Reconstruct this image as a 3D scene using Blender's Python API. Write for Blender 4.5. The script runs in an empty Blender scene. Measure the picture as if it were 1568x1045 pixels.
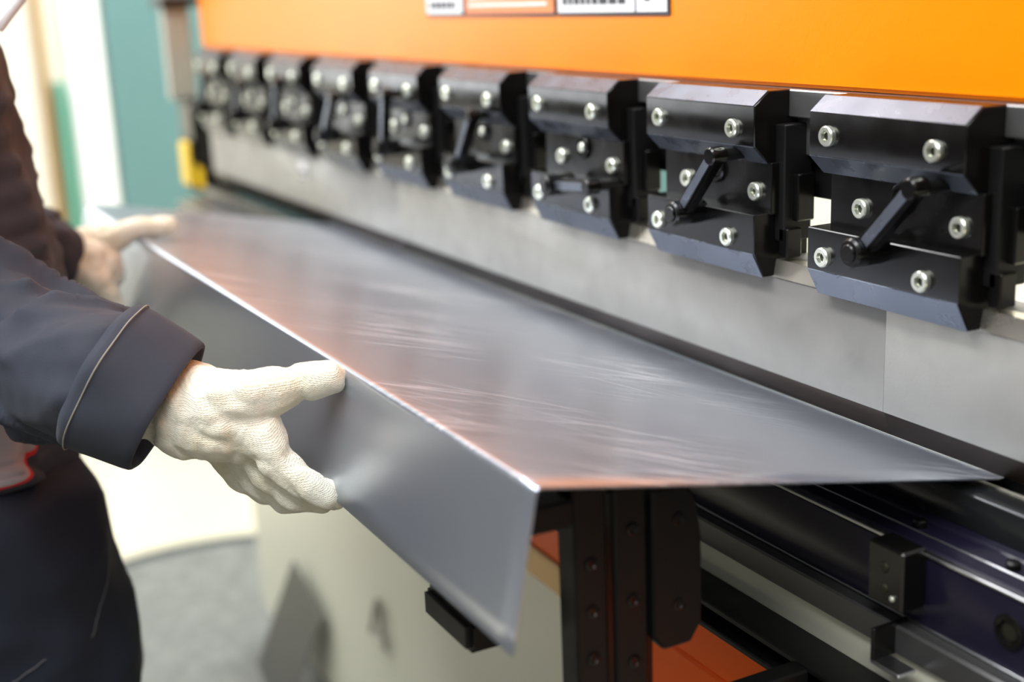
import bpy, bmesh, math, random
from mathutils import Vector, Matrix, noise
random.seed(3)
scene=bpy.context.scene
COL=scene.collection

# ------------------------------------------------------------------ materials
def mat(name,color,rough=.5,metal=0.,bump=None,var=None,coat=0.,spec=None,rvar=None,aniso=None):
    m=bpy.data.materials.new(name); m.use_nodes=True
    nt=m.node_tree; b=nt.nodes['Principled BSDF']
    b.inputs['Base Color'].default_value=(*color,1)
    b.inputs['Roughness'].default_value=rough
    b.inputs['Metallic'].default_value=metal
    b.inputs['Coat Weight'].default_value=coat
    b.inputs['Coat Roughness'].default_value=.12
    if spec is not None: b.inputs['Specular IOR Level'].default_value=spec
    tc=nt.nodes.new('ShaderNodeTexCoord')
    def ntex(scale,detail=4,stretch=None):
        mp=nt.nodes.new('ShaderNodeMapping'); nt.links.new(tc.outputs['Object'],mp.inputs[0])
        if stretch: mp.inputs['Scale'].default_value=stretch
        n=nt.nodes.new('ShaderNodeTexNoise'); n.inputs['Scale'].default_value=scale; n.inputs['Detail'].default_value=detail
        nt.links.new(mp.outputs[0],n.inputs['Vector']); return n
    if var:
        n=ntex(var[0],5,var[2] if len(var)>2 else None)
        r=nt.nodes.new('ShaderNodeMix'); r.data_type='RGBA'
        a=var[1]
        r.inputs[6].default_value=(*[max(0,c*(1-a)) for c in color],1)
        r.inputs[7].default_value=(*[min(1,c*(1+a)) for c in color],1)
        nt.links.new(n.outputs['Fac'],r.inputs[0]); nt.links.new(r.outputs[2],b.inputs['Base Color'])
    if rvar:
        n=ntex(rvar[0],5,rvar[2] if len(rvar)>2 else None)
        r=nt.nodes.new('ShaderNodeMapRange'); r.inputs[1].default_value=.3; r.inputs[2].default_value=.7
        r.inputs[3].default_value=rough-rvar[1]; r.inputs[4].default_value=rough+rvar[1]
        nt.links.new(n.outputs['Fac'],r.inputs[0]); nt.links.new(r.outputs[0],b.inputs['Roughness'])
    if bump:
        n=ntex(bump[0],4,bump[3] if len(bump)>3 else None)
        bp=nt.nodes.new('ShaderNodeBump'); bp.inputs['Strength'].default_value=bump[1]; bp.inputs['Distance'].default_value=bump[2]
        nt.links.new(n.outputs['Fac'],bp.inputs['Height']); nt.links.new(bp.outputs[0],b.inputs['Normal'])
    return m

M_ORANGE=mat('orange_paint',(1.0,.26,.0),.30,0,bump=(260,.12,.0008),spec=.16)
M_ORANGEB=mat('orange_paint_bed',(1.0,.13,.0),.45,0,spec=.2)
M_BLACK=mat('black_oxide_steel',(.0045,.0042,.004),.22,.0,rvar=(30,.06),bump=(90,.06,.0004),spec=.33)
M_BLACKM=mat('black_matte_steel',(.007,.007,.007),.42,.0,rvar=(20,.1),spec=.25)
M_BEVEL=mat('pale_bevel_steel',(.15,.17,.21),.30,.7,rvar=(40,.08))  # paler bluish steel for strips laid over clamp bevels and levers
M_BOLT=mat('zinc_bolt',(.86,.89,.77),.28,.85)
M_HEX=mat('bolt_recess',(.05,.05,.035),.5,.8)
M_RAIL=mat('machined_rail_steel',(.32,.32,.32),.33,.85,rvar=(12,.06,(1,10,10)))
M_LEDGE=mat('dark_machined_steel',(.12,.12,.12),.35,.7,rvar=(12,.05,(1,10,10)))
M_PUNCH=mat('ground_tool_steel',(.29,.282,.262),.45,.5,bump=(420,.14,.0006),var=(25,.14),rvar=(40,.08))
M_PUNCHE=mat('polished_tool_steel',(.60,.56,.47),.3,.9,rvar=(30,.1))
M_PTIP=mat('shaded_tip_steel',(.030,.018,.012),.4,.5)  # dark brown puts the shade of the down-facing taper into the colour
M_DIE=mat('die_steel',(.035,.037,.04),.25,.7,rvar=(25,.05,(1,12,12)))
M_BED=mat('burnished_bed_steel',(.010,.0085,.022),.30,.15,rvar=(6,.05),bump=(200,.05,.0004),spec=.4)
M_EDGE=mat('steel_and_edge_glint',(.55,.56,.58),.28,1.)  # bright steel for handles and bracket, painted highlights on the bed edges
M_CREAM=mat('cream_machine_paint',(.66,.66,.54),.4,0,bump=(200,.08,.0006))
M_TAN=mat('brass_strip',(.45,.28,.10),.4,.4)
M_YEL=mat('yellow_plastic',(.95,.62,.02),.4)
M_GREY=mat('grey_plastic',(.40,.39,.33),.4)
M_WHITE=mat('white_label',(.85,.85,.86),.4)
M_LRED=mat('orange_red_label',(.95,.22,.03),.4)
M_TXT=mat('label_print',(.03,.03,.04),.5)

def sheet_mat():
    m=bpy.data.materials.new('cold_rolled_steel'); m.use_nodes=True; nt=m.node_tree; b=nt.nodes['Principled BSDF']
    L=nt.links.new; N=nt.nodes.new
    tc=N('ShaderNodeTexCoord')
    def tex(scale,rotz,stretch,det=3,ofs=0,dist=0):
        mp=N('ShaderNodeMapping'); mp.inputs['Scale'].default_value=stretch
        mr=N('ShaderNodeMapping'); mr.inputs['Rotation'].default_value=(0,0,rotz); mr.inputs['Location'].default_value=(ofs,0,0)
        L(tc.outputs['Object'],mr.inputs[0]); L(mr.outputs[0],mp.inputs[0]); n=N('ShaderNodeTexNoise'); n.inputs['Scale'].default_value=scale; n.inputs['Detail'].default_value=det
        n.inputs['Distortion'].default_value=dist
        L(mp.outputs[0],n.inputs['Vector']); return n
    cl=tex(4,0,(1,1.5,1.5),6)
    cr=N('ShaderNodeValToRGB'); cr.color_ramp.elements[0].position=.3; cr.color_ramp.elements[0].color=(.415,.455,.535,1)
    cr.color_ramp.elements[1].position=.7; cr.color_ramp.elements[1].color=(.49,.53,.61,1); L(cl.outputs['Fac'],cr.inputs[0])
    outs=[]
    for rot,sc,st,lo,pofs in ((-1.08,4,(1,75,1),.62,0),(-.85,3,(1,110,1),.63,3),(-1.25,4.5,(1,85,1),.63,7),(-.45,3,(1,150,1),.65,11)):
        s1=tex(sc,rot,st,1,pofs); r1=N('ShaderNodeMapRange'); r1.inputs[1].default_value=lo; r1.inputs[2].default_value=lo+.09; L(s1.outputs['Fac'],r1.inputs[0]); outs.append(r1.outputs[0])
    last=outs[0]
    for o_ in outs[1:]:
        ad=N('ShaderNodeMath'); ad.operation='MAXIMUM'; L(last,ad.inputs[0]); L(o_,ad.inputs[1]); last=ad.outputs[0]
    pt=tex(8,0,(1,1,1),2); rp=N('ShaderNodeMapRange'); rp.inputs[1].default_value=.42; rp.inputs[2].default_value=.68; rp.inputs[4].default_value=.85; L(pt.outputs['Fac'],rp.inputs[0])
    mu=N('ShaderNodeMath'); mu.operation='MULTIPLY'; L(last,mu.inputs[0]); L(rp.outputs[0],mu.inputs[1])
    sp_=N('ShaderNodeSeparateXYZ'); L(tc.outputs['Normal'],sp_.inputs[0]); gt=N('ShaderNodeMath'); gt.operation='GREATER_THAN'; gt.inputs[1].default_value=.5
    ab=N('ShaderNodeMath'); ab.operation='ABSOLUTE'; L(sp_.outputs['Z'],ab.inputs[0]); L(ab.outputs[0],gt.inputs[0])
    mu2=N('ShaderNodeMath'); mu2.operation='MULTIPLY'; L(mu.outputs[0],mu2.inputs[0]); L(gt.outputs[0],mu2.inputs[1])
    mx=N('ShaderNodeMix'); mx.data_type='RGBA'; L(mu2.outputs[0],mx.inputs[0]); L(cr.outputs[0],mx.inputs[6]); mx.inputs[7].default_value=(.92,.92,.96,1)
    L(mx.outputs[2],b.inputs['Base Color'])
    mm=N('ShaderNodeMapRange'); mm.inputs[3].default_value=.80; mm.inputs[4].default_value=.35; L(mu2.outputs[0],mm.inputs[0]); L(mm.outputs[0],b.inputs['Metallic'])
    b.inputs['Roughness'].default_value=.28
    return m
M_SHEET=sheet_mat()

def glove_mat():
    m=bpy.data.materials.new('knitted_cotton'); m.use_nodes=True; nt=m.node_tree; b=nt.nodes['Principled BSDF']
    L=nt.links.new; N=nt.nodes.new; tc=N('ShaderNodeTexCoord')
    n=N('ShaderNodeTexNoise'); n.inputs['Scale'].default_value=40; n.inputs['Detail'].default_value=6; L(tc.outputs['Object'],n.inputs['Vector'])
    cr=N('ShaderNodeValToRGB'); cr.color_ramp.elements[0].position=.3; cr.color_ramp.elements[0].color=(.80,.755,.57,1)
    cr.color_ramp.elements[1].position=.6; cr.color_ramp.elements[1].color=(.95,.93,.79,1); L(n.outputs['Fac'],cr.inputs[0]); L(cr.outputs[0],b.inputs['Base Color'])
    b.inputs['Roughness'].default_value=.95; b.inputs['Sheen Weight'].default_value=.2; b.inputs['Specular IOR Level'].default_value=.1
    w=N('ShaderNodeTexWave'); w.inputs['Scale'].default_value=300; w.inputs['Distortion'].default_value=1.2; w.inputs['Detail'].default_value=2
    mp=N('ShaderNodeMapping'); mp.inputs['Rotation'].default_value=(.4,.9,.5); L(tc.outputs['Object'],mp.inputs[0]); L(mp.outputs[0],w.inputs['Vector'])
    w2=N('ShaderNodeTexWave'); w2.inputs['Scale'].default_value=300; w2.inputs['Distortion'].default_value=1.2
    mp2=N('ShaderNodeMapping'); mp2.inputs['Rotation'].default_value=(-.9,.2,1.6); L(tc.outputs['Object'],mp2.inputs[0]); L(mp2.outputs[0],w2.inputs['Vector'])
    v=N('ShaderNodeTexNoise'); v.inputs['Scale'].default_value=480; v.inputs['Detail'].default_value=5; L(tc.outputs['Object'],v.inputs['Vector'])
    mw=N('ShaderNodeMath'); mw.operation='MULTIPLY'; L(w.outputs['Fac'],mw.inputs[0]); L(w2.outputs['Fac'],mw.inputs[1])
    sc=N('ShaderNodeMath'); sc.operation='MULTIPLY'; sc.inputs[1].default_value=.45; L(mw.outputs[0],sc.inputs[0])
    ad=N('ShaderNodeMath'); L(sc.outputs[0],ad.inputs[0]); L(v.outputs['Fac'],ad.inputs[1])
    bp=N('ShaderNodeBump'); bp.inputs['Strength'].default_value=.8; bp.inputs['Distance'].default_value=.0012
    L(ad.outputs[0],bp.inputs['Height']); L(bp.outputs[0],b.inputs['Normal']); return m
M_GLOVE=glove_mat()

def cloth_mat(name,c,patch=None):
    m=bpy.data.materials.new(name); m.use_nodes=True; nt=m.node_tree; b=nt.nodes['Principled BSDF']
    L=nt.links.new; N=nt.nodes.new; tc=N('ShaderNodeTexCoord')
    n=N('ShaderNodeTexNoise'); n.inputs['Scale'].default_value=12; n.inputs['Detail'].default_value=6; L(tc.outputs['Object'],n.inputs['Vector'])
    mx=N('ShaderNodeMix'); mx.data_type='RGBA'; L(n.outputs['Fac'],mx.inputs[0])
    mx.inputs[6].default_value=(*[k*.8 for k in c],1); mx.inputs[7].default_value=(*[k*1.25 for k in c],1)
    last=mx.outputs[2]
    if patch:
        vd=N('ShaderNodeVectorMath'); vd.operation='DISTANCE'; L(tc.outputs['Object'],vd.inputs[0]); vd.inputs[1].default_value=patch[0]
        for rad,colr in ((patch[1]+.0030,(.55,.03,.03)),(patch[1],(.36,.34,.37))):
            lt=N('ShaderNodeMath'); lt.operation='LESS_THAN'; lt.inputs[1].default_value=rad; L(vd.outputs['Value'],lt.inputs[0])
            m2=N('ShaderNodeMix'); m2.data_type='RGBA'; L(lt.outputs[0],m2.inputs[0]); L(last,m2.inputs[6]); m2.inputs[7].default_value=(*colr,1); last=m2.outputs[2]
    L(last,b.inputs['Base Color']); b.inputs['Roughness'].default_value=.78; b.inputs['Sheen Weight'].default_value=.04; b.inputs['Specular IOR Level'].default_value=.25
    w=N('ShaderNodeTexNoise'); w.inputs['Scale'].default_value=900; L(tc.outputs['Object'],w.inputs['Vector'])
    bp=N('ShaderNodeBump'); bp.inputs['Strength'].default_value=.25; bp.inputs['Distance'].default_value=.0006; L(w.outputs['Fac'],bp.inputs['Height']); L(bp.outputs[0],b.inputs['Normal'])
    return m
M_JACKET=cloth_mat('charcoal_twill',(.039,.045,.062),((-1.085,.09,.94),.068))
M_TROUS=cloth_mat('dark_trouser_twill',(.014,.018,.030))
M_STITCH=mat('stitch_thread',(.30,.29,.25),.8)
M_STITCHD=mat('dark_stitch_thread',(.10,.10,.11),.8)
M_SKIN=mat('skin',(.62,.36,.26),.5)
M_HAIR=mat('brown_hair',(.05,.03,.02),.6,bump=(200,.6,.004))
M_SHOE=mat('black_leather',(.02,.02,.02),.4)
M_EYE=mat('eye_white',(.8,.8,.8),.2)
M_IRIS=mat('iris',(.05,.03,.02),.2)
M_LIP=mat('lips',(.45,.17,.14),.5)

# ------------------------------------------------------------------ helpers
def empty(name,loc=(0,0,0)):
    e=bpy.data.objects.new(name,None); e.empty_display_size=.1; COL.objects.link(e); e.location=loc; return e
def finish(me,angle=35):
    for p in me.polygons: p.use_smooth=True
    me.set_sharp_from_angle(angle=math.radians(angle))
class MB:
    def __init__(s): s.bm=bmesh.new(); s.mats=[]
    def _mi(s,m):
        if m not in s.mats: s.mats.append(m)
        return s.mats.index(m)
    def _add(s,b,m,xf=None):
        bmesh.ops.recalc_face_normals(b,faces=b.faces)
        i=s._mi(m)
        for f in b.faces: f.material_index=i
        if xf is not None: bmesh.ops.transform(b,matrix=xf,verts=b.verts)
        t=bpy.data.meshes.new('t'); b.to_mesh(t); b.free(); s.bm.from_mesh(t); bpy.data.meshes.remove(t)
    def box(s,x,y,z,m,bev=.001,xf=None,seg=1):
        s.prism([(y[0],z[0]),(y[1],z[0]),(y[1],z[1]),(y[0],z[1])],x[0],x[1],m,bev,xf,seg)
    def prism(s,poly,x0,x1,m,bev=.001,xf=None,seg=1):
        b=bmesh.new()
        a=[b.verts.new((x0,y,z)) for y,z in poly]; c=[b.verts.new((x1,y,z)) for y,z in poly]
        n=len(poly); b.faces.new(a); b.faces.new(c[::-1])
        for i in range(n): b.faces.new((a[i],c[i],c[(i+1)%n],a[(i+1)%n]))
        bmesh.ops.recalc_face_normals(b,faces=b.faces)
        if bev>0: bmesh.ops.bevel(b,geom=list(b.edges),offset=bev,segments=seg,affect='EDGES',clamp_overlap=True)
        s._add(b,m,xf)
    def lathe(s,prof,m,xf,n=28,hexr=None):
        b=bmesh.new(); rings=[]
        for k,(r,d) in enumerate(prof):
            ring=[]
            for i in range(n):
                a=2*math.pi*i/n; rr=r
                if hexr and k in hexr: rr=r/ max(.5,math.cos(((a)%(math.pi/3))-math.pi/6))
                ring.append(b.verts.new((rr*math.cos(a),-d,rr*math.sin(a))))
            rings.append(ring)
        for a,c in zip(rings,rings[1:]):
            for i in range(n): b.faces.new((a[i],a[(i+1)%n],c[(i+1)%n],c[i]))
        b.faces.new(rings[-1]); b.faces.new(rings[0][::-1])
        s._add(b,m,xf)
    def cyl(s,p0,p1,r,m,n=24,bev=.0008):
        p0=Vector(p0); p1=Vector(p1); L=(p1-p0).length
        q=Vector((0,-1,0)).rotation_difference((p1-p0).normalized()).to_matrix().to_4x4()
        s.lathe([(r-bev,0),(r,bev),(r,L-bev),(r-bev,L)],m,Matrix.Translation(p0)@q,n)
    def bolt(s,x,y,z,r=.0069,h=.004):
        T=Matrix.Translation((x,y,z))@Matrix.Rotation(random.random()*3,4,'Y')
        s.lathe([(r,0),(r,h*.75),(r*.88,h),(r*.50,h),(r*.46,h*.3)],M_BOLT,T,36,hexr=(3,4))
        s.lathe([(r*.44,0),(r*.44,h*.35)],M_HEX,T,12)
    def obj(s,name,parent=None,loc=(0,0,0),angle=35):
        me=bpy.data.meshes.new(name); s.bm.to_mesh(me); s.bm.free()
        for m in s.mats: me.materials.append(m)
        finish(me,angle)
        o=bpy.data.objects.new(name,me); COL.objects.link(o); o.location=loc
        if parent: o.parent=parent
        return o

_b=bmesh.new(); bmesh.ops.create_icosphere(_b,subdivisions=2,radius=1)
ICO_V=[v.co.copy() for v in _b.verts]; ICO_F=[[v.index for v in f.verts] for f in _b.faces]; _b.free()
def blob(name,trails,voxel,smooth,material,parent=None,disp=None):
    V=[];Fc=[]
    for tr in trails:
        tr=[(Vector(p),Vector((r,r,r)) if not isinstance(r,tuple) else Vector(r)) for p,r in tr]
        pts=[tr[0]]
        for (p0,r0),(p1,r1) in zip(tr,tr[1:]):
            L=(p1-p0).length; n=max(1,int(L/(min(*r0,*r1)*.3)))
            for i in range(1,n+1): pts.append((p0.lerp(p1,i/n),r0.lerp(r1,i/n)))
        for p,r in pts:
            o=len(V); V+= [Vector((v.x*r.x,v.y*r.y,v.z*r.z))+p for v in ICO_V]; Fc+=[[i+o for i in f] for f in ICO_F]
    me=bpy.data.meshes.new(name); me.from_pydata(V,[],Fc)
    o=bpy.data.objects.new(name,me); COL.objects.link(o)
    md=o.modifiers.new('r','REMESH'); md.mode='VOXEL'; md.voxel_size=voxel
    sm=o.modifiers.new('s','SMOOTH'); sm.factor=.6; sm.iterations=smooth
    dg=bpy.context.evaluated_depsgraph_get(); me2=bpy.data.meshes.new_from_object(o.evaluated_get(dg))
    o.modifiers.clear(); o.data=me2; bpy.data.meshes.remove(me); me2.name=name
    if disp:
        ns=[v.normal.copy() for v in me2.vertices]
        for v,nn in zip(me2.vertices,ns): v.co+=nn*disp(v.co)
    me2.materials.clear(); me2.materials.append(material)
    for p in me2.polygons: p.use_smooth=True
    if parent: o.parent=parent
    return o

# ------------------------------------------------------------------ press brake
brake=empty('press_brake')
XL,XR=-2.40,.60
b=MB()
b.box((XL,XR),(.64,.72),(1.1725,2.05),M_ORANGE,.003,seg=2)
b.box((XL+.002,XR),(.722,.80),(1.24,1.9),M_CREAM,.003)
b.obj('upper_beam',brake)
b=MB()
b.box((XL+.01,XR),(.632,.70),(1.152,1.172),M_RAIL,.001)
b.box((XL+.01,XR),(.640,.70),(1.124,1.152),M_RAIL,.001)
b.box((XL+.01,XR),(.650,.68),(1.092,1.124),M_BLACKM,.001)
b.obj('clamping_rail',brake)
x=-2.33
for i,L in enumerate((.84,.84,.78)):
    b=MB(); x1=x+L-.0001
    prof=[(.632,1.046),(.624,1.037),(.620,1.034),(.620,.959),(.652,.985),(.660,1.034),(.660,1.046)]
    b.prism(prof,x,x1,M_PUNCH,.0002)
    b.prism([(.6203,.960),(.629,.9405),(.6315,.9405),(.651,.984),(.64,.99)],x,x1,M_PTIP,.0002)
    b.prism([(.6215,1.0475),(.6190,1.0345),(.6196,1.0342),(.6330,1.0475)],x+.001,x1-.001,M_PUNCHE,0)
    b.obj('punch_segment_%d'%(i+1),brake); x+=L
b=MB()
b.prism([(.600,.912),(.600,.934),(.602,.936),(.624,.936),(.631,.926),(.637,.926),(.644,.936),(.66,.936),(.66,.912)],-2.33,.20,M_DIE,.0005)
b.obj('v_die',brake)
b=MB()
b.prism([(.565,.9095),(.560,.9045),(.560,.858),(.70,.858),(.70,.912),(.594,.912),(.592,.9095)],XL+.03,XR,M_BED,.0008)
b.box((XL+.03,XR),(.5585,.563),(.9058,.9080),M_EDGE,.0004)  # these thin bright strips stand in for highlights along the bed edges
b.box((XL+.03,XR),(.575,.5765),(.9095,.9108),M_EDGE,.0004)
b.box((XL+.03,XR),(.5580,.562),(.8585,.8602),M_EDGE,.0004)
xx=-.48
while xx>-2.3:
    b.lathe([(.0105,0),(.0105,.0015),(.009,.002),(.0065,.002),(.006,.0002)],M_BLACK,Matrix.Translation((xx,.560,.884)),24,hexr=(3,4))
    b.lathe([(.0055,0),(.0055,.0006)],M_HEX,Matrix.Translation((xx,.560,.884)),12)
    xx-=.42
for xx in (-.66,-.575,-.50,-.88):
    b.lathe([(.0045,0),(.0045,.004),(.0035,.005),(.002,.005)],M_BLACK,Matrix.Translation((xx,.583,.9095))@Matrix.Rotation(-math.pi/2,4,'X'),16)
b.obj('die_rail',brake)
b=MB()
b.box((-.575,-.545),(.540,.560),(.872,.912),M_BLACK,.0015)
b.cyl((-.560,.5405,.898),(-.560,.5390,.898),.0035,M_HEX); b.cyl((-.560,.5405,.884),(-.560,.5390,.884),.0035,M_HEX)
b.cyl((-.552,.5405,.880),(-.552,.5380,.880),.002,M_BOLT)
b.box((-.560,-.557),(.530,.560),(.838,.860),M_BLACK,.0006); b.box((-.560,-.535),(.530,.545),(.836,.8385),M_EDGE,.0006)
b.obj('die_stop_block',brake)
b=MB()
b.box((XL+.02,XR),(.548,.68),(.838,.858),M_LEDGE,.0015)
b.box((XL+.02,XR),(.552,.68),(.792,.838),M_CREAM,.001)
b.obj('bed_ledge',brake)
b=MB()
b.box((XL+.02,XR),(.520,.552),(.792,.797),M_BLACKM,.001)
b.box((XL+.02,XR),(.520,.552),(.810,.815),M_BLACKM,.001)
b.box((XL+.02,XR),(.535,.552),(.797,.810),M_BLACK,.0005)
b.obj('slide_rail',brake)
b=MB()
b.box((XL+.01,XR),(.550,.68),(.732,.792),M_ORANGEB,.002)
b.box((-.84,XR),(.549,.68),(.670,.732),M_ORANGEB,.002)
b.box((XL+.01,-.84),(.546,.68),(.702,.732),M_TAN,.002)
b.box((XL,XR),(.65,.86),(.08,.702),M_CREAM,.004)
b.box((-1.9,-1.7),(.66,.84),(0,.08),M_BLACKM,.003); b.box((.3,XR),(.66,.84),(0,.08),M_BLACKM,.003)
for p,q in (((-1.76,.642,.30),(-1.70,.642,.30)),((-1.76,.642,.30),(-1.725,.642,.37)),((-1.70,.642,.30),(-1.725,.642,.37))):
    b.cyl(p,q,.004,M_GREY,12)
b.obj('lower_bed',brake)
b=MB()
b.box((XL-.02,XL+.06),(.87,1.5),(0,1.95),M_CREAM,.005); b.box((XR-.06,XR+.02),(.87,1.5),(0,1.95),M_CREAM,.005)
b.box((XL-.02,XL+.06),(.805,.87),(1.25,1.95),M_CREAM,.004); b.box((XR-.06,XR+.02),(.805,.87),(1.25,1.95),M_CREAM,.004)
b.obj('side_frames',brake)

def clamp(k):
    b=MB(); W=.140
    b.prism([(0,0),(.013,.010),(.045,.010),(.045,-.042),(.013,-.042),(0,-.029)],0,W,M_BLACK,.0007)
    b.prism([(-.0004,.0004),(.0126,.0104),(.0136,.0104),(.0006,.0004)],.001,W-.001,M_BEVEL,0)
    b.prism([(-.0004,-.0296),(.0126,-.0426),(.0136,-.0420),(.0006,-.0292)],.001,W-.001,M_BEVEL,0)
    b.prism([(.013,-.0415),(.013,-.080),(.050,-.080),(.050,-.0415)],.008,W+.004,M_BLACK,.0007)
    b.prism([(0,-.079),(0,-.108),(.010,-.127),(.034,-.127),(.034,-.079)],0,W,M_BLACK,.0007)
    b.prism([(-.0004,-.1086),(.0096,-.1274),(.0106,-.1270),(.0006,-.1080)],.001,W-.001,M_BEVEL,0)
    b.box((W-.002,W+.010),(.020,.046),(-.100,-.014),M_BLACKM,.001)
    b.box((W+.008,W+.016),(.028,.044),(-.085,-.050),M_BLACK,.001)
    b.box((W+.004,W+.014),(.020,.034),(-.112,-.090),M_BLACK,.001)
    b.box((.016,W-.01),(.040,.060),(-.120,.0),M_BLACKM,.001)
    for x,z in ((.020,-.012),(.116,-.014)): b.bolt(x,0,z-.003)
    for x,z in ((.018,-.098),(.110,-.099)): b.bolt(x,0,z)
    for x,z in ((.040,-.063),(.127,-.064)): b.bolt(x,.013,z)
    b.lathe([(.0105,0),(.0105,.002),(.0095,.003),(.0075,.003),(.007,.0004)],M_BLACK,Matrix.Translation((.078,.013,-.052)),28)
    b.cyl((.078,.013,-.052),(.078,.009,-.052),.0045,M_BOLT)
    ang=[.80,.84,.08,.95,1.35,.9,1.25,.9,1.0,.8,.8][k]
    h=Vector((.071,0,-.084)); d=Vector((math.cos(ang),0,math.sin(ang)))
    tip=h+d*.064
    b.cyl((h.x,.004,h.z),(h.x,-.026,h.z),.0098,M_BLACK,32,.0015)
    b.cyl((h.x,-.0255,h.z),(h.x,-.0275,h.z),.0060,M_BLACK,24,.0008)
    R=Matrix.Translation(h)@Matrix.Rotation(-ang,4,'Y')
    b.box((0,.066),(-.0200,-.0090),(-.0064,.0064),M_BLACK,.0018,R,2)
    b.box((.010,.058),(-.0204,-.0198),(-.0036,.0036),M_BEVEL,.0003,R,1)
    b.cyl((tip.x,-.0075,tip.z),(tip.x,-.0215,tip.z),.0068,M_BLACK,24,.0012)
    b.cyl((tip.x,.012,tip.z),(tip.x,-.010,tip.z),.0045,M_BLACKM,16)
    return b
for k in range(-2,9):
    o=clamp(k if k>=0 else 9).obj('punch_clamp_%d'%(k+3),brake,(-.708-.2*k,.600,1.162),30)

def label(x0,x1,z0,z1,base,parts):
    b=MB(); b.box((x0,x1),(.6385,.640),(z0,z1),M_TXT,.0003); b.box((x0+.003,x1-.003),(.6380,.6386),(z0+.003,z1-.003),base,0)
    for (a,c,d,e,m) in parts: b.box((x0+a,x0+c),(.6376,.6381),(z0+d,z0+e),m,0)
    return b.obj('warning_sign')
def lines(w,x0,n,z,h,seed):
    rr=random.Random(seed); out=[]; x=x0
    while x<w-.012:
        l=rr.uniform(.006,.014); out.append((x,min(x+l,w-.01),z,z+h,M_TXT)); x+=l+.003
    return out
label(-1.416,-1.318,1.2245,1.30,M_WHITE,lines(.09,.012,5,.008,.008,1)+lines(.09,.012,5,.024,.008,2))
label(-1.315,-1.119,1.2245,1.30,M_LRED,[(.01,.18,.010,.013,M_WHITE),(.01,.15,.018,.021,M_WHITE)])
label(-1.116,-.930,1.2245,1.30,M_WHITE,lines(.13,.012,5,.010,.012,4)+[(.135,.137,.003,.07,M_TXT),(.150,.158,.012,.026,M_TXT),(.146,.17,.018,.022,M_TXT)])
b=MB(); b.box((-1.852,-1.822),(.618,.620),(1.000,1.022),M_WHITE,.0008); b.box((-1.849,-1.825),(.6174,.6181),(1.004,1.010),M_TXT,0); b.obj('size_tag',brake)

# ------------------------------------------------------------------ sheet metal
def sheet():
    x0,x1=-1.765,-.5535
    pts=[]
    tip=Vector((.6303,.9385)); bend=Vector((.2965,1.0052)); low=Vector((.2785,.9155)); back=Vector((.705,.955))
    pts.append(back)
    pts.append(tip+(back-tip).normalized()*.003); pts.append(tip+Vector((0,.0006))); pts.append(tip+(bend-tip).normalized()*.003)
    d0=(bend-tip).normalized(); d1=(low-bend).normalized(); rr=.004
    n=24
    L=(bend-tip).length
    for i in range(1,n): pts.append(tip+d0*(.003+(L-rr-.003)*i/n))
    a=bend-d0*rr; c=bend+d1*rr
    for i in range(9):
        t=i/8; pts.append(a*(1-t)**2+bend*2*t*(1-t)+c*t*t)
    for i in range(1,7): pts.append(c.lerp(low,i/6))
    nx=60; V=[];Fa=[]
    for j in range(nx+1):
        x=x0+(x1-x0)*j/nx
        for p in pts: V.append((x,p.x,p.y))
    m=len(pts)
    for j in range(nx):
        for i in range(m-1): Fa.append((j*m+i,j*m+i+1,(j+1)*m+i+1,(j+1)*m+i))
    me=bpy.data.meshes.new('sheet_metal_panel'); me.from_pydata(V,[],Fa); me.materials.append(M_SHEET)
    bm=bmesh.new(); bm.from_mesh(me); bmesh.ops.recalc_face_normals(bm,faces=bm.faces); bm.to_mesh(me); bm.free()
    o=bpy.data.objects.new('sheet_metal_panel',me); COL.objects.link(o)
    md=o.modifiers.new('thick','SOLIDIFY'); md.thickness=.0014; md.offset=0
    bv=o.modifiers.new('bev','BEVEL'); bv.width=.0003; bv.segments=1; bv.limit_method='ANGLE'; bv.angle_limit=math.radians(60)
    finish(me,50)
    return o
sheet()

# ------------------------------------------------------------------ support arm
arm=empty('sheet_support_arm')
b=MB()
b.box((-.722,-.655),(.300,.328),(.862,.884),M_BLACKM,.004,seg=2)
b.box((-.705,-.672),(.306,.326),(.882,.972),M_BLACKM,.002)
b.box((-.705,-.602),(.306,.346),(.955,.972),M_BLACKM,.002)
b.obj('support_tongue',arm)
b=MB()
b.box((-.622,-.602),(.345,.366),(.70,.978),M_BLACKM,.0015)
b.box((-.620,-.604),(.366,.372),(.70,.970),M_BLACK,.001)
b.box((-.622,-.602),(.372,.394),(.70,.972),M_BLACKM,.0015)
b.prism([(.397,.966),(.397,.872),(.404,.862),(.424,.862),(.432,.874),(.432,.93),(.428,.955),(.420,.966)],-.622,-.600,M_BLACKM,.0015)
for y,z in ((.356,.93),(.356,.90),(.356,.87),(.384,.945),(.384,.90),(.384,.86),(.415,.945),(.415,.89)):
    b.lathe([(.0042,0),(.0042,.0012),(.003,.0014),(.002,.0004)],M_BLACK,Matrix.Translation((-.6005 if y>.4 else -.602,y,z))@Matrix.Rotation(math.pi/2,4,'Z'),16)
b.box((-.622,-.606),(.392,.400),(.795,.955),M_BLACK,.0008)
b.box((-.622,-.606),(.400,.522),(.795,.812),M_BLACKM,.0015)
b.obj('slide_bracket',arm)

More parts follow.
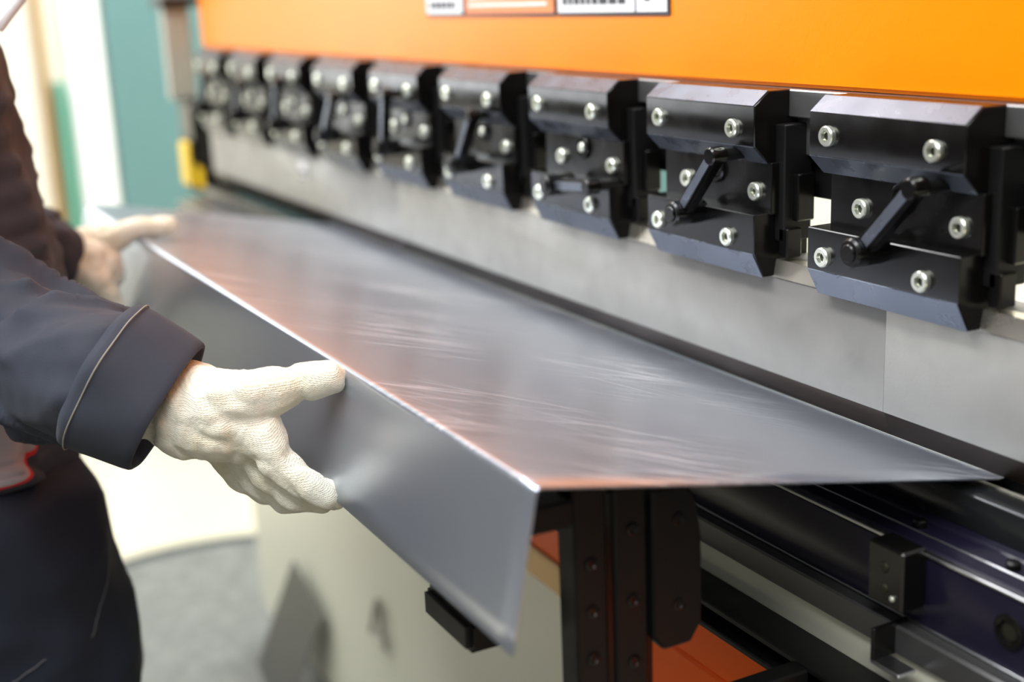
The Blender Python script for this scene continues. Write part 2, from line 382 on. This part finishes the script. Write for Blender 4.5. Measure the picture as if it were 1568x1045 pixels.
# ------------------------------------------------------------------ laser guard post
g=empty('laser_guard_post')
b=MB()
b.box((-2.525,-2.485),(.598,.645),(1.075,1.75),M_GREY,.006,seg=2)
b.box((-2.555,-2.465),(.590,.70),(1.245,1.262),M_BLACKM,.003)
b.box((-2.535,-2.44),(.618,.705),(.955,1.078),M_BLACK,.006,seg=2)
b.box((-2.53,-2.45),(.615,.69),(.905,1.01),M_BLACKM,.006,seg=2)
b.box((-2.52,-2.463),(.608,.618),(.918,1.0),M_YEL,.004)
b.box((-2.453,-2.448),(.618,.632),(.915,.99),M_YEL,.002)
b.box((-2.47,-2.395),(.66,.70),(.98,1.05),M_BLACKM,.003)
b.box((-2.54,-2.39),(.64,.72),(1.6,1.7),M_BLACKM,.003)
b.obj('post_body',g)
# ------------------------------------------------------------------ room
M_FLOOR=mat('floor_paint',(.66,.61,.47),.4,var=(3,.08),rvar=(4,.08))
M_WALL=mat('cream_wall_paint',(.90,.87,.75),.8,var=(2,.03))
M_TEAL=mat('teal_wall_paint',(.10,.21,.21),.6,var=(2,.06))
M_TRIM=mat('white_trim_paint',(.85,.87,.88),.45)
M_GREENT=mat('green_trim',(.10,.36,.26),.5)
M_MATR=mat('rubber_rim',(.03,.035,.04),.6)
M_MAT=mat('grey_mat_carpet',(.19,.195,.18),.9,var=(40,.5),bump=(200,.5,.003))
def room(name,x,y,z,m,bev=0):
    b=MB(); b.box(x,y,z,m,bev); return b.obj(name)
room('floor',(-4.2,3.2),(-3.2,3.2),(-.1,0),M_FLOOR)
b=MB()
b.box((-4.2,-4.0),(-3.2,-1.9),(0,3.2),M_WALL,0); b.box((-4.2,-4.0),(-.2,3.2),(0,3.2),M_WALL,0)
b.box((-4.2,-4.0),(-1.9,-.2),(0,.8),M_WALL,0); b.box((-4.2,-4.0),(-1.9,-.2),(2.4,3.2),M_WALL,0)
b.obj('wall_left')
room('wall_back',(-4.2,3.2),(3.0,3.2),(0,3.2),M_WALL)
b=MB()
for y0,y1,z0,z1 in ((-1.9,-1.84,.8,2.4),(-.26,-.2,.8,2.4),(-1.9,-.2,.8,.86),(-1.9,-.2,2.34,2.4),(-1.08,-1.02,.8,2.4)):
    b.box((-4.10,-3.98),(y0,y1),(z0,z1),M_TRIM,.005)
b.obj('added_window_1')  # unseen opening and frame, added to bring in light from the left
l=bpy.data.lights.new('fill_light','AREA'); l.shape='RECTANGLE'; l.size=1.6; l.size_y=1.5; l.energy=52; l.color=(.95,.98,1)
lo=bpy.data.objects.new('added_window_fill',l); COL.objects.link(lo); lo.location=(-4.15,-1.05,1.6); lo.rotation_euler=(0,math.radians(-90),0)  # fill added to brighten the worker's far glove
b=MB(); b.box((-4.0,-3.97),(.78,2.99),(.0,3.1),M_TEAL,.002); b.box((-3.972,-3.96),(1.55,1.58),(.1,3.0),M_TRIM,.002); b.obj('teal_partition_panel')
b=MB(); b.box((-4.0,-3.95),(.665,.765),(0,3.1),M_TRIM,.006); b.box((-3.99,-3.93),(.625,.645),(.35,1.05),M_GREENT,.002); b.box((-4.0,-3.96),(.59,.61),(0,3.1),M_TAN,.002); b.obj('trim_1')
b=MB(); b.box((-4.0,-3.98),(-3.2,.58),(0,.10),M_TRIM,.004); b.obj('baseboard_left')
b=MB()
T=Matrix.Translation((-2.45,.60,0))@Matrix.Rotation(-math.pi/2,4,'X')
b.lathe([(.50,0),(.50,.012),(.49,.016),(.455,.016),(.45,.012)],M_MATR,T,72)
b.lathe([(.452,0),(.452,.0135)],M_MAT,T,72)
b.obj('round_floor_mat')
M_RUB=mat('dark_reflection_rubber',(.03,.03,.026),.7,bump=(80,.4,.003))
b=MB(); b.box((-1.93,.6),(-1.9,.56),(0,.006),M_RUB,.002); b.obj('dark_reflection_mat')  # unseen mat, added so the sheet flange reflects a dark floor
M_OLIVE=mat('olive_reflection_paint',(.075,.073,.045),.5,var=(3,.1))
b=MB()
b.box((-3.45,-2.75),(-2.3,-.32),(.06,1.15),M_OLIVE,.006,seg=2); b.box((-3.42,-2.78),(-2.27,-.35),(0,.06),M_BLACKM,.002)
b.box((-3.47,-2.73),(-2.32,-.30),(1.15,1.18),M_BLACKM,.004)
for iy in range(3):
    y0=-2.27+iy*.65
    for iz in range(5):
        z0=.10+iz*.205
        b.box((-2.752,-2.742),(y0,y0+.62),(z0,z0+.19),M_OLIVE,.003); b.box((-2.742,-2.728),(y0+.18,y0+.44),(z0+.14,z0+.155),M_EDGE,.003)
b.obj('reflection_cabinet')  # unseen cabinet, added as a dark olive reflection in the sheet flange
M_PLATE=mat('dull_plate_steel',(.16,.16,.145),.45,.5)
b=MB()
b.prism([(-.0015,0),(.0015,0),(.0015,.26),(-.0015,.26)],-.075,.075,M_PLATE,.001)
o=b.obj('steel_offcut_plate'); o.location=(-2.13,.575,.03); o.rotation_euler=(math.radians(-13),math.radians(22),0)

def lamp(x,y,sx,sy,e,z=2.95,rot=0):
    b=MB(); b.box((x-sx/2-.03,x+sx/2+.03),(y-sy/2-.03,y+sy/2+.03),(z+.012,z+.06),M_TRIM,.004); o=b.obj('ceiling_lamp')
    l=bpy.data.lights.new('lamp_light','AREA'); l.shape='RECTANGLE'; l.size=sx; l.size_y=sy; l.energy=e; l.color=(.98,.99,1)
    lo=bpy.data.objects.new('lamp_light',l); COL.objects.link(lo); lo.location=(x,y,z); lo.parent=o
lamp(-1.0,-.9,1.8,.5,68); lamp(-2.6,-.2,.5,1.6,56); lamp(.6,-.6,1.2,.5,42); lamp(-1.2,2.0,2.4,.4,110); lamp(-3.2,1.6,.4,1.2,38)
w=bpy.data.worlds.new('w'); scene.world=w; w.use_nodes=True
nt=w.node_tree; bg=nt.nodes['Background']; tc=nt.nodes.new('ShaderNodeTexCoord'); sx=nt.nodes.new('ShaderNodeSeparateXYZ'); nt.links.new(tc.outputs['Generated'],sx.inputs[0])
cr=nt.nodes.new('ShaderNodeValToRGB'); nt.links.new(sx.outputs['Z'],cr.inputs[0]); nt.links.new(cr.outputs[0],bg.inputs[0])
e=cr.color_ramp.elements; e[0].position=0; e[0].color=(.07,.07,.07,1); e[1].position=.75; e[1].color=(1,1.0,1.0,1)
n_=e.new(.25); n_.color=(.26,.27,.285,1)
bg.inputs[1].default_value=.92

# ------------------------------------------------------------------ worker
wk=empty('worker')
def fold(scale,amp,st=(1,1,1)):
    def f(p):
        q=Vector((p.x*scale*st[0],p.y*scale*st[1],p.z*scale*st[2]))
        n=noise.noise(q); n2=noise.noise(q*2.3+Vector((7,3,1)))
        return amp*((1-abs(n)*2.4)*.9-.45)+amp*.35*n2
    return f
jack=[[((-1.27,.075,.865),(.172,.115,.03)),((-1.27,.075,.93),(.170,.118,.06)),((-1.27,.068,1.03),(.165,.120,.08)),((-1.27,.045,1.20),(.175,.118,.09)),((-1.27,.015,1.34),(.165,.095,.06)),((-1.27,.0,1.40),(.10,.075,.04))],
 [((-1.27,.0,1.37),.075),((-1.09,-.01,1.355),.078),((-1.085,.0,1.25),.070),((-1.10,.020,1.08),.066),((-1.085,.062,1.030),.066),((-1.019,.111,1.003),.062),((-.965,.134,1.001),.056),((-.9145,.152,1.002),.047)],
 [((-1.27,.0,1.37),.075),((-1.45,-.01,1.355),.078),((-1.49,.0,1.25),.070),((-1.53,.03,1.075),.062),((-1.50,.10,1.04),.060),((-1.458,.195,1.0),.048)],
 [((-1.27,.0,1.40),.068),((-1.27,.005,1.435),.064)]]
def jf(p):
    f0=fold(11,.006,(1,1,1.3))(p)
    if p.x>-1.12 and p.z<1.12 and p.y>.03:
        k=min(1,max(0,(-.925-p.x)/.05)); 
        q=Vector((p.x*20+p.z*15,p.y*7,p.z*16-p.x*9)); n=noise.noise(q); n3=noise.noise(q*.5+Vector((3,9,4)))
        f0+=k*(.017*(math.exp(-(n*6)**2)-.4)+.005*n3)
    return f0
jk=blob('jacket',jack,.004,3,M_JACKET,wk,jf)
tr=[[((-1.27,.07,.90),(.150,.105,.06)),((-1.27,.07,.84),(.158,.108,.06)),((-1.27,.07,.80),(.13,.10,.05))]]
for s in (1,-1):
    cx=-1.27+s*.09
    tr.append([((cx,.08,.82),(.095,.108,.08)),((cx,.105,.65),(.088,.105,.06)),((cx+s*.01,.10,.48),.078),((cx+s*.01,.07,.28),.070),((cx+s*.01,.06,.09),.068)])
trous=blob('trousers',tr,.008,6,M_TROUS,wk,fold(8,.009,(1,1,1.2)))
def seam(name,target,pts,rad=.0005,m=M_STITCHD):
    P=[Vector(p) for p in pts]; out=[]
    for a,c in zip(P,P[1:]):
        for i in range(14): out.append(a.lerp(c,i/14))
    out.append(P[-1])
    cu=bpy.data.curves.new(name,'CURVE'); cu.dimensions='3D'; cu.bevel_depth=rad; s_=cu.splines.new('POLY'); s_.points.add(len(out)-1)
    for i,p in enumerate(out):
        ok,co_,nn,fi=target.closest_point_on_mesh(p); s_.points[i].co=(*(co_+nn*.0006),1)
    cu.materials.append(m); so=bpy.data.objects.new(name,cu); COL.objects.link(so); so.parent=wk
seam('pocket_stitch',trous,[(-1.150,.178,.83),(-1.130,.183,.79),(-1.122,.180,.766),(-1.124,.165,.750),(-1.14,.125,.720),(-1.155,.075,.697)])
for s,nm in ((1,'right'),(-1,'left')):
    cx=-1.27+s*.10
    blob('shoe_'+nm,[[((cx,.03,.052),(.045,.05,.045)),((cx,.14,.043),(.048,.05,.036)),((cx,.20,.036),(.042,.045,.028))],[((cx,.05,.055),.045),((cx,.05,.12),.042)]],.006,4,M_SHOE,wk)
def cuff(name,p0,p1,r0,r1,sq=1.0):
    p0=Vector(p0);p1=Vector(p1); L=(p1-p0).length; ax=(p1-p0).normalized()
    q=Vector((0,0,1)).rotation_difference(ax).to_matrix().to_4x4(); T=Matrix.Translation(p0)@q
    prof=[(r0-.006,-.006),(r0-.001,-.003),(r0+.0015,.002),((r0*.5+r1*.5)+.001,L*.5),(r1+.0015,L-.003),(r1,L),(r1-.003,L),(r1-.004,L-.004),(r1-.007,L*.4)]
    bm=bmesh.new(); n=72; rings=[]
    def dv(a,z): return .0040*noise.noise(Vector((math.cos(a)*2.2,math.sin(a)*2.2,z*40+p0.x*5)))+.0014*math.sin(3*a+z*60)
    for r,z in prof:
        ring=[]
        for i in range(n):
            a=2*math.pi*i/n; rr=r+dv(a,z)
            ring.append(bm.verts.new((rr*math.cos(a)*sq,rr*math.sin(a)/sq,z)))
        rings.append(ring)
    for a,c in zip(rings,rings[1:]):
        for i in range(n): bm.faces.new((a[i],a[(i+1)%n],c[(i+1)%n],c[i]))
    bmesh.ops.recalc_face_normals(bm,faces=bm.faces); bmesh.ops.transform(bm,matrix=T,verts=bm.verts)
    me=bpy.data.meshes.new(name); bm.to_mesh(me); bm.free(); me.materials.append(M_JACKET); finish(me,60)
    o=bpy.data.objects.new(name,me); COL.objects.link(o); o.parent=wk
    sub=o.modifiers.new('s','SUBSURF'); sub.levels=1; sub.render_levels=1
    zz=.004; rad=r0+.0016
    cu=bpy.data.curves.new(name+'_stitch','CURVE'); cu.dimensions='3D'; cu.bevel_depth=.0005; sp_=cu.splines.new('POLY'); sp_.points.add(n-1); sp_.use_cyclic_u=True
    for i in range(n):
        a=2*math.pi*i/n; d=dv(a,.002)
        v=T@Vector(((rad+d)*math.cos(a)*sq,(rad+d)*math.sin(a)/sq,zz)); sp_.points[i].co=(*v,1)
    cu.materials.append(M_STITCH); so=bpy.data.objects.new(name+'_stitch',cu); COL.objects.link(so); so.parent=wk
cuff('cuff_right',(-.9145,.152,1.004),(-.892,.189,.977),.0545,.0495)
cuff('cuff_left',(-1.475,.160,1.008),(-1.458,.204,.996),.050,.047)
def kn(p): return .0006*noise.noise(p*90)+.0022*(math.exp(-(noise.noise(p*34)*5)**2)-.5)*-1
near=[[((-.908,.180,.992),.029),((-.895,.190,.980),.0315),((-.881,.199,.976),(.032,.030,.034)),((-.869,.220,.971),.032),((-.864,.232,.966),.028)],
 [((-.881,.203,.986),.026),((-.866,.214,.983),.0265),((-.848,.238,.989),.0190),((-.838,.264,.9955),.0138),((-.831,.278,.998),.0126),((-.8255,.2865,1.000),.0112)],
 [((-.862,.222,.975),.024),((-.849,.237,.968),.0180),((-.834,.246,.944),.0132),((-.823,.262,.927),.0115),((-.819,.278,.9155),.0102)],
 [((-.878,.220,.968),.024),((-.868,.236,.958),.017),((-.854,.243,.930),.0128),((-.843,.259,.913),.0112),((-.840,.277,.906),.0098)],
 [((-.888,.216,.962),.022),((-.886,.232,.948),.0165),((-.874,.240,.921),.0120),((-.864,.256,.905),.0108),((-.861,.273,.902),.0094)],
 [((-.893,.210,.960),.022),((-.902,.226,.940),.015),((-.893,.233,.918),.0110),((-.884,.248,.906),.0098),((-.881,.262,.903),.0086)]]
blob('glove_right',near,.0016,2,M_GLOVE,wk,kn)
far=[[((-1.455,.185,.998),.029),((-1.458,.220,.988),.031),((-1.461,.240,.983),.032),((-1.460,.252,.974),.028)],
 [((-1.470,.235,.995),.025),((-1.465,.266,1.004),.0175),((-1.460,.298,1.0150),.0125),((-1.455,.330,1.0130),.0108)],
 [((-1.485,.250,.98),.018),((-1.495,.258,.955),.0130),((-1.490,.264,.925),.0115),((-1.483,.280,.904),.0098)],
 [((-1.466,.250,.975),.020),((-1.472,.258,.950),.0130),((-1.468,.262,.922),.0115),((-1.462,.280,.902),.0100)],
 [((-1.450,.245,.972),.020),((-1.448,.256,.948),.0125),((-1.446,.262,.922),.0112),((-1.441,.280,.902),.0098)],
 [((-1.440,.240,.975),.018),((-1.428,.254,.952),.0112),((-1.425,.260,.928),.0102),((-1.420,.276,.904),.0090)]]
blob('glove_left',far,.0022,3,M_GLOVE,wk,kn)
b=MB(); b.cyl((-1.20,.150,1.235),(-1.19,.172,1.262),.004,M_WHITE,12); b.obj('pocket_pen',wk)
hc=Vector((-1.27,.055,1.575))
head=[[((-1.27,.0,1.42),.056),((-1.27,.02,1.50),.056)],
 [(hc+Vector((0,-.015,.03)),(.076,.095,.09)),(hc+Vector((0,.01,-.02)),(.066,.080,.085)),(hc+Vector((0,.045,-.085)),(.035,.035,.028))],
 [(hc+Vector((0,.085,.015)),(.010,.010,.012)),(hc+Vector((0,.106,-.022)),(.014,.014,.011))],
 [(hc+Vector((-.078,-.005,.01)),(.010,.018,.026)),(hc+Vector((-.080,-.008,-.01)),(.009,.013,.018))],
 [(hc+Vector((.078,-.005,.01)),(.010,.018,.026)),(hc+Vector((.080,-.008,-.01)),(.009,.013,.018))],
 [(hc+Vector((-.045,.072,.030)),(.018,.012,.008)),(hc+Vector((.045,.072,.030)),(.018,.012,.008))]]
blob('head',head,.004,3,M_SKIN,wk)
for s in (-1,1):
    blob('eye_%d'%(s+2),[[(hc+Vector((s*.030,.077,.010)),(.014,.011,.009))]],.0015,1,M_EYE,wk)
    blob('iris_%d'%(s+2),[[(hc+Vector((s*.030,.085,.008)),(.0055,.004,.0055))]],.001,1,M_IRIS,wk)
blob('mouth',[[(hc+Vector((-.022,.080,-.052)),(.010,.010,.005)),(hc+Vector((.022,.080,-.052)),(.010,.010,.005))]],.0015,2,M_LIP,wk)
blob('hair',[[(hc+Vector((0,-.035,.035)),(.085,.088,.082)),(hc+Vector((0,.005,.065)),(.078,.088,.062))],[(hc+Vector((0,-.05,-.01)),(.074,.06,.07))]],.004,2,M_HAIR,wk,lambda p:.003*noise.noise(p*60))
blob('collar',[[((-1.32,-.03,1.44),.02),((-1.33,.02,1.435),.02),((-1.27,.065,1.415),.018),((-1.21,.02,1.435),.02),((-1.22,-.03,1.44),.02)]],.004,3,M_JACKET,wk)

# ------------------------------------------------------------------ camera
pitch,yaw,roll=math.radians(14.9),math.radians(27.3),.0416
cp,sp=math.cos(pitch),math.sin(pitch); cy,sy=math.cos(yaw),math.sin(yaw)
Rt=Vector((sy,cy,0)); F=Vector((-cp*cy,cp*sy,-sp)); Dt=Vector((sp*cy,-sp*sy,-cp))
R=(Rt+roll*Dt).normalized(); D=(Dt-roll*Rt).normalized()
cam=bpy.data.cameras.new('camera'); co=bpy.data.objects.new('camera',cam); COL.objects.link(co)
cam.lens=46.4; cam.sensor_width=36
co.matrix_world=Matrix(((R.x,-D.x,-F.x,0),(R.y,-D.y,-F.y,0),(R.z,-D.z,-F.z,1.25),(0,0,0,1)))
cam.dof.use_dof=True; cam.dof.focus_distance=.92; cam.dof.aperture_fstop=3.0
cam.clip_start=.02
scene.camera=co
scene.view_settings.view_transform='Standard'
scene.view_settings.exposure=0
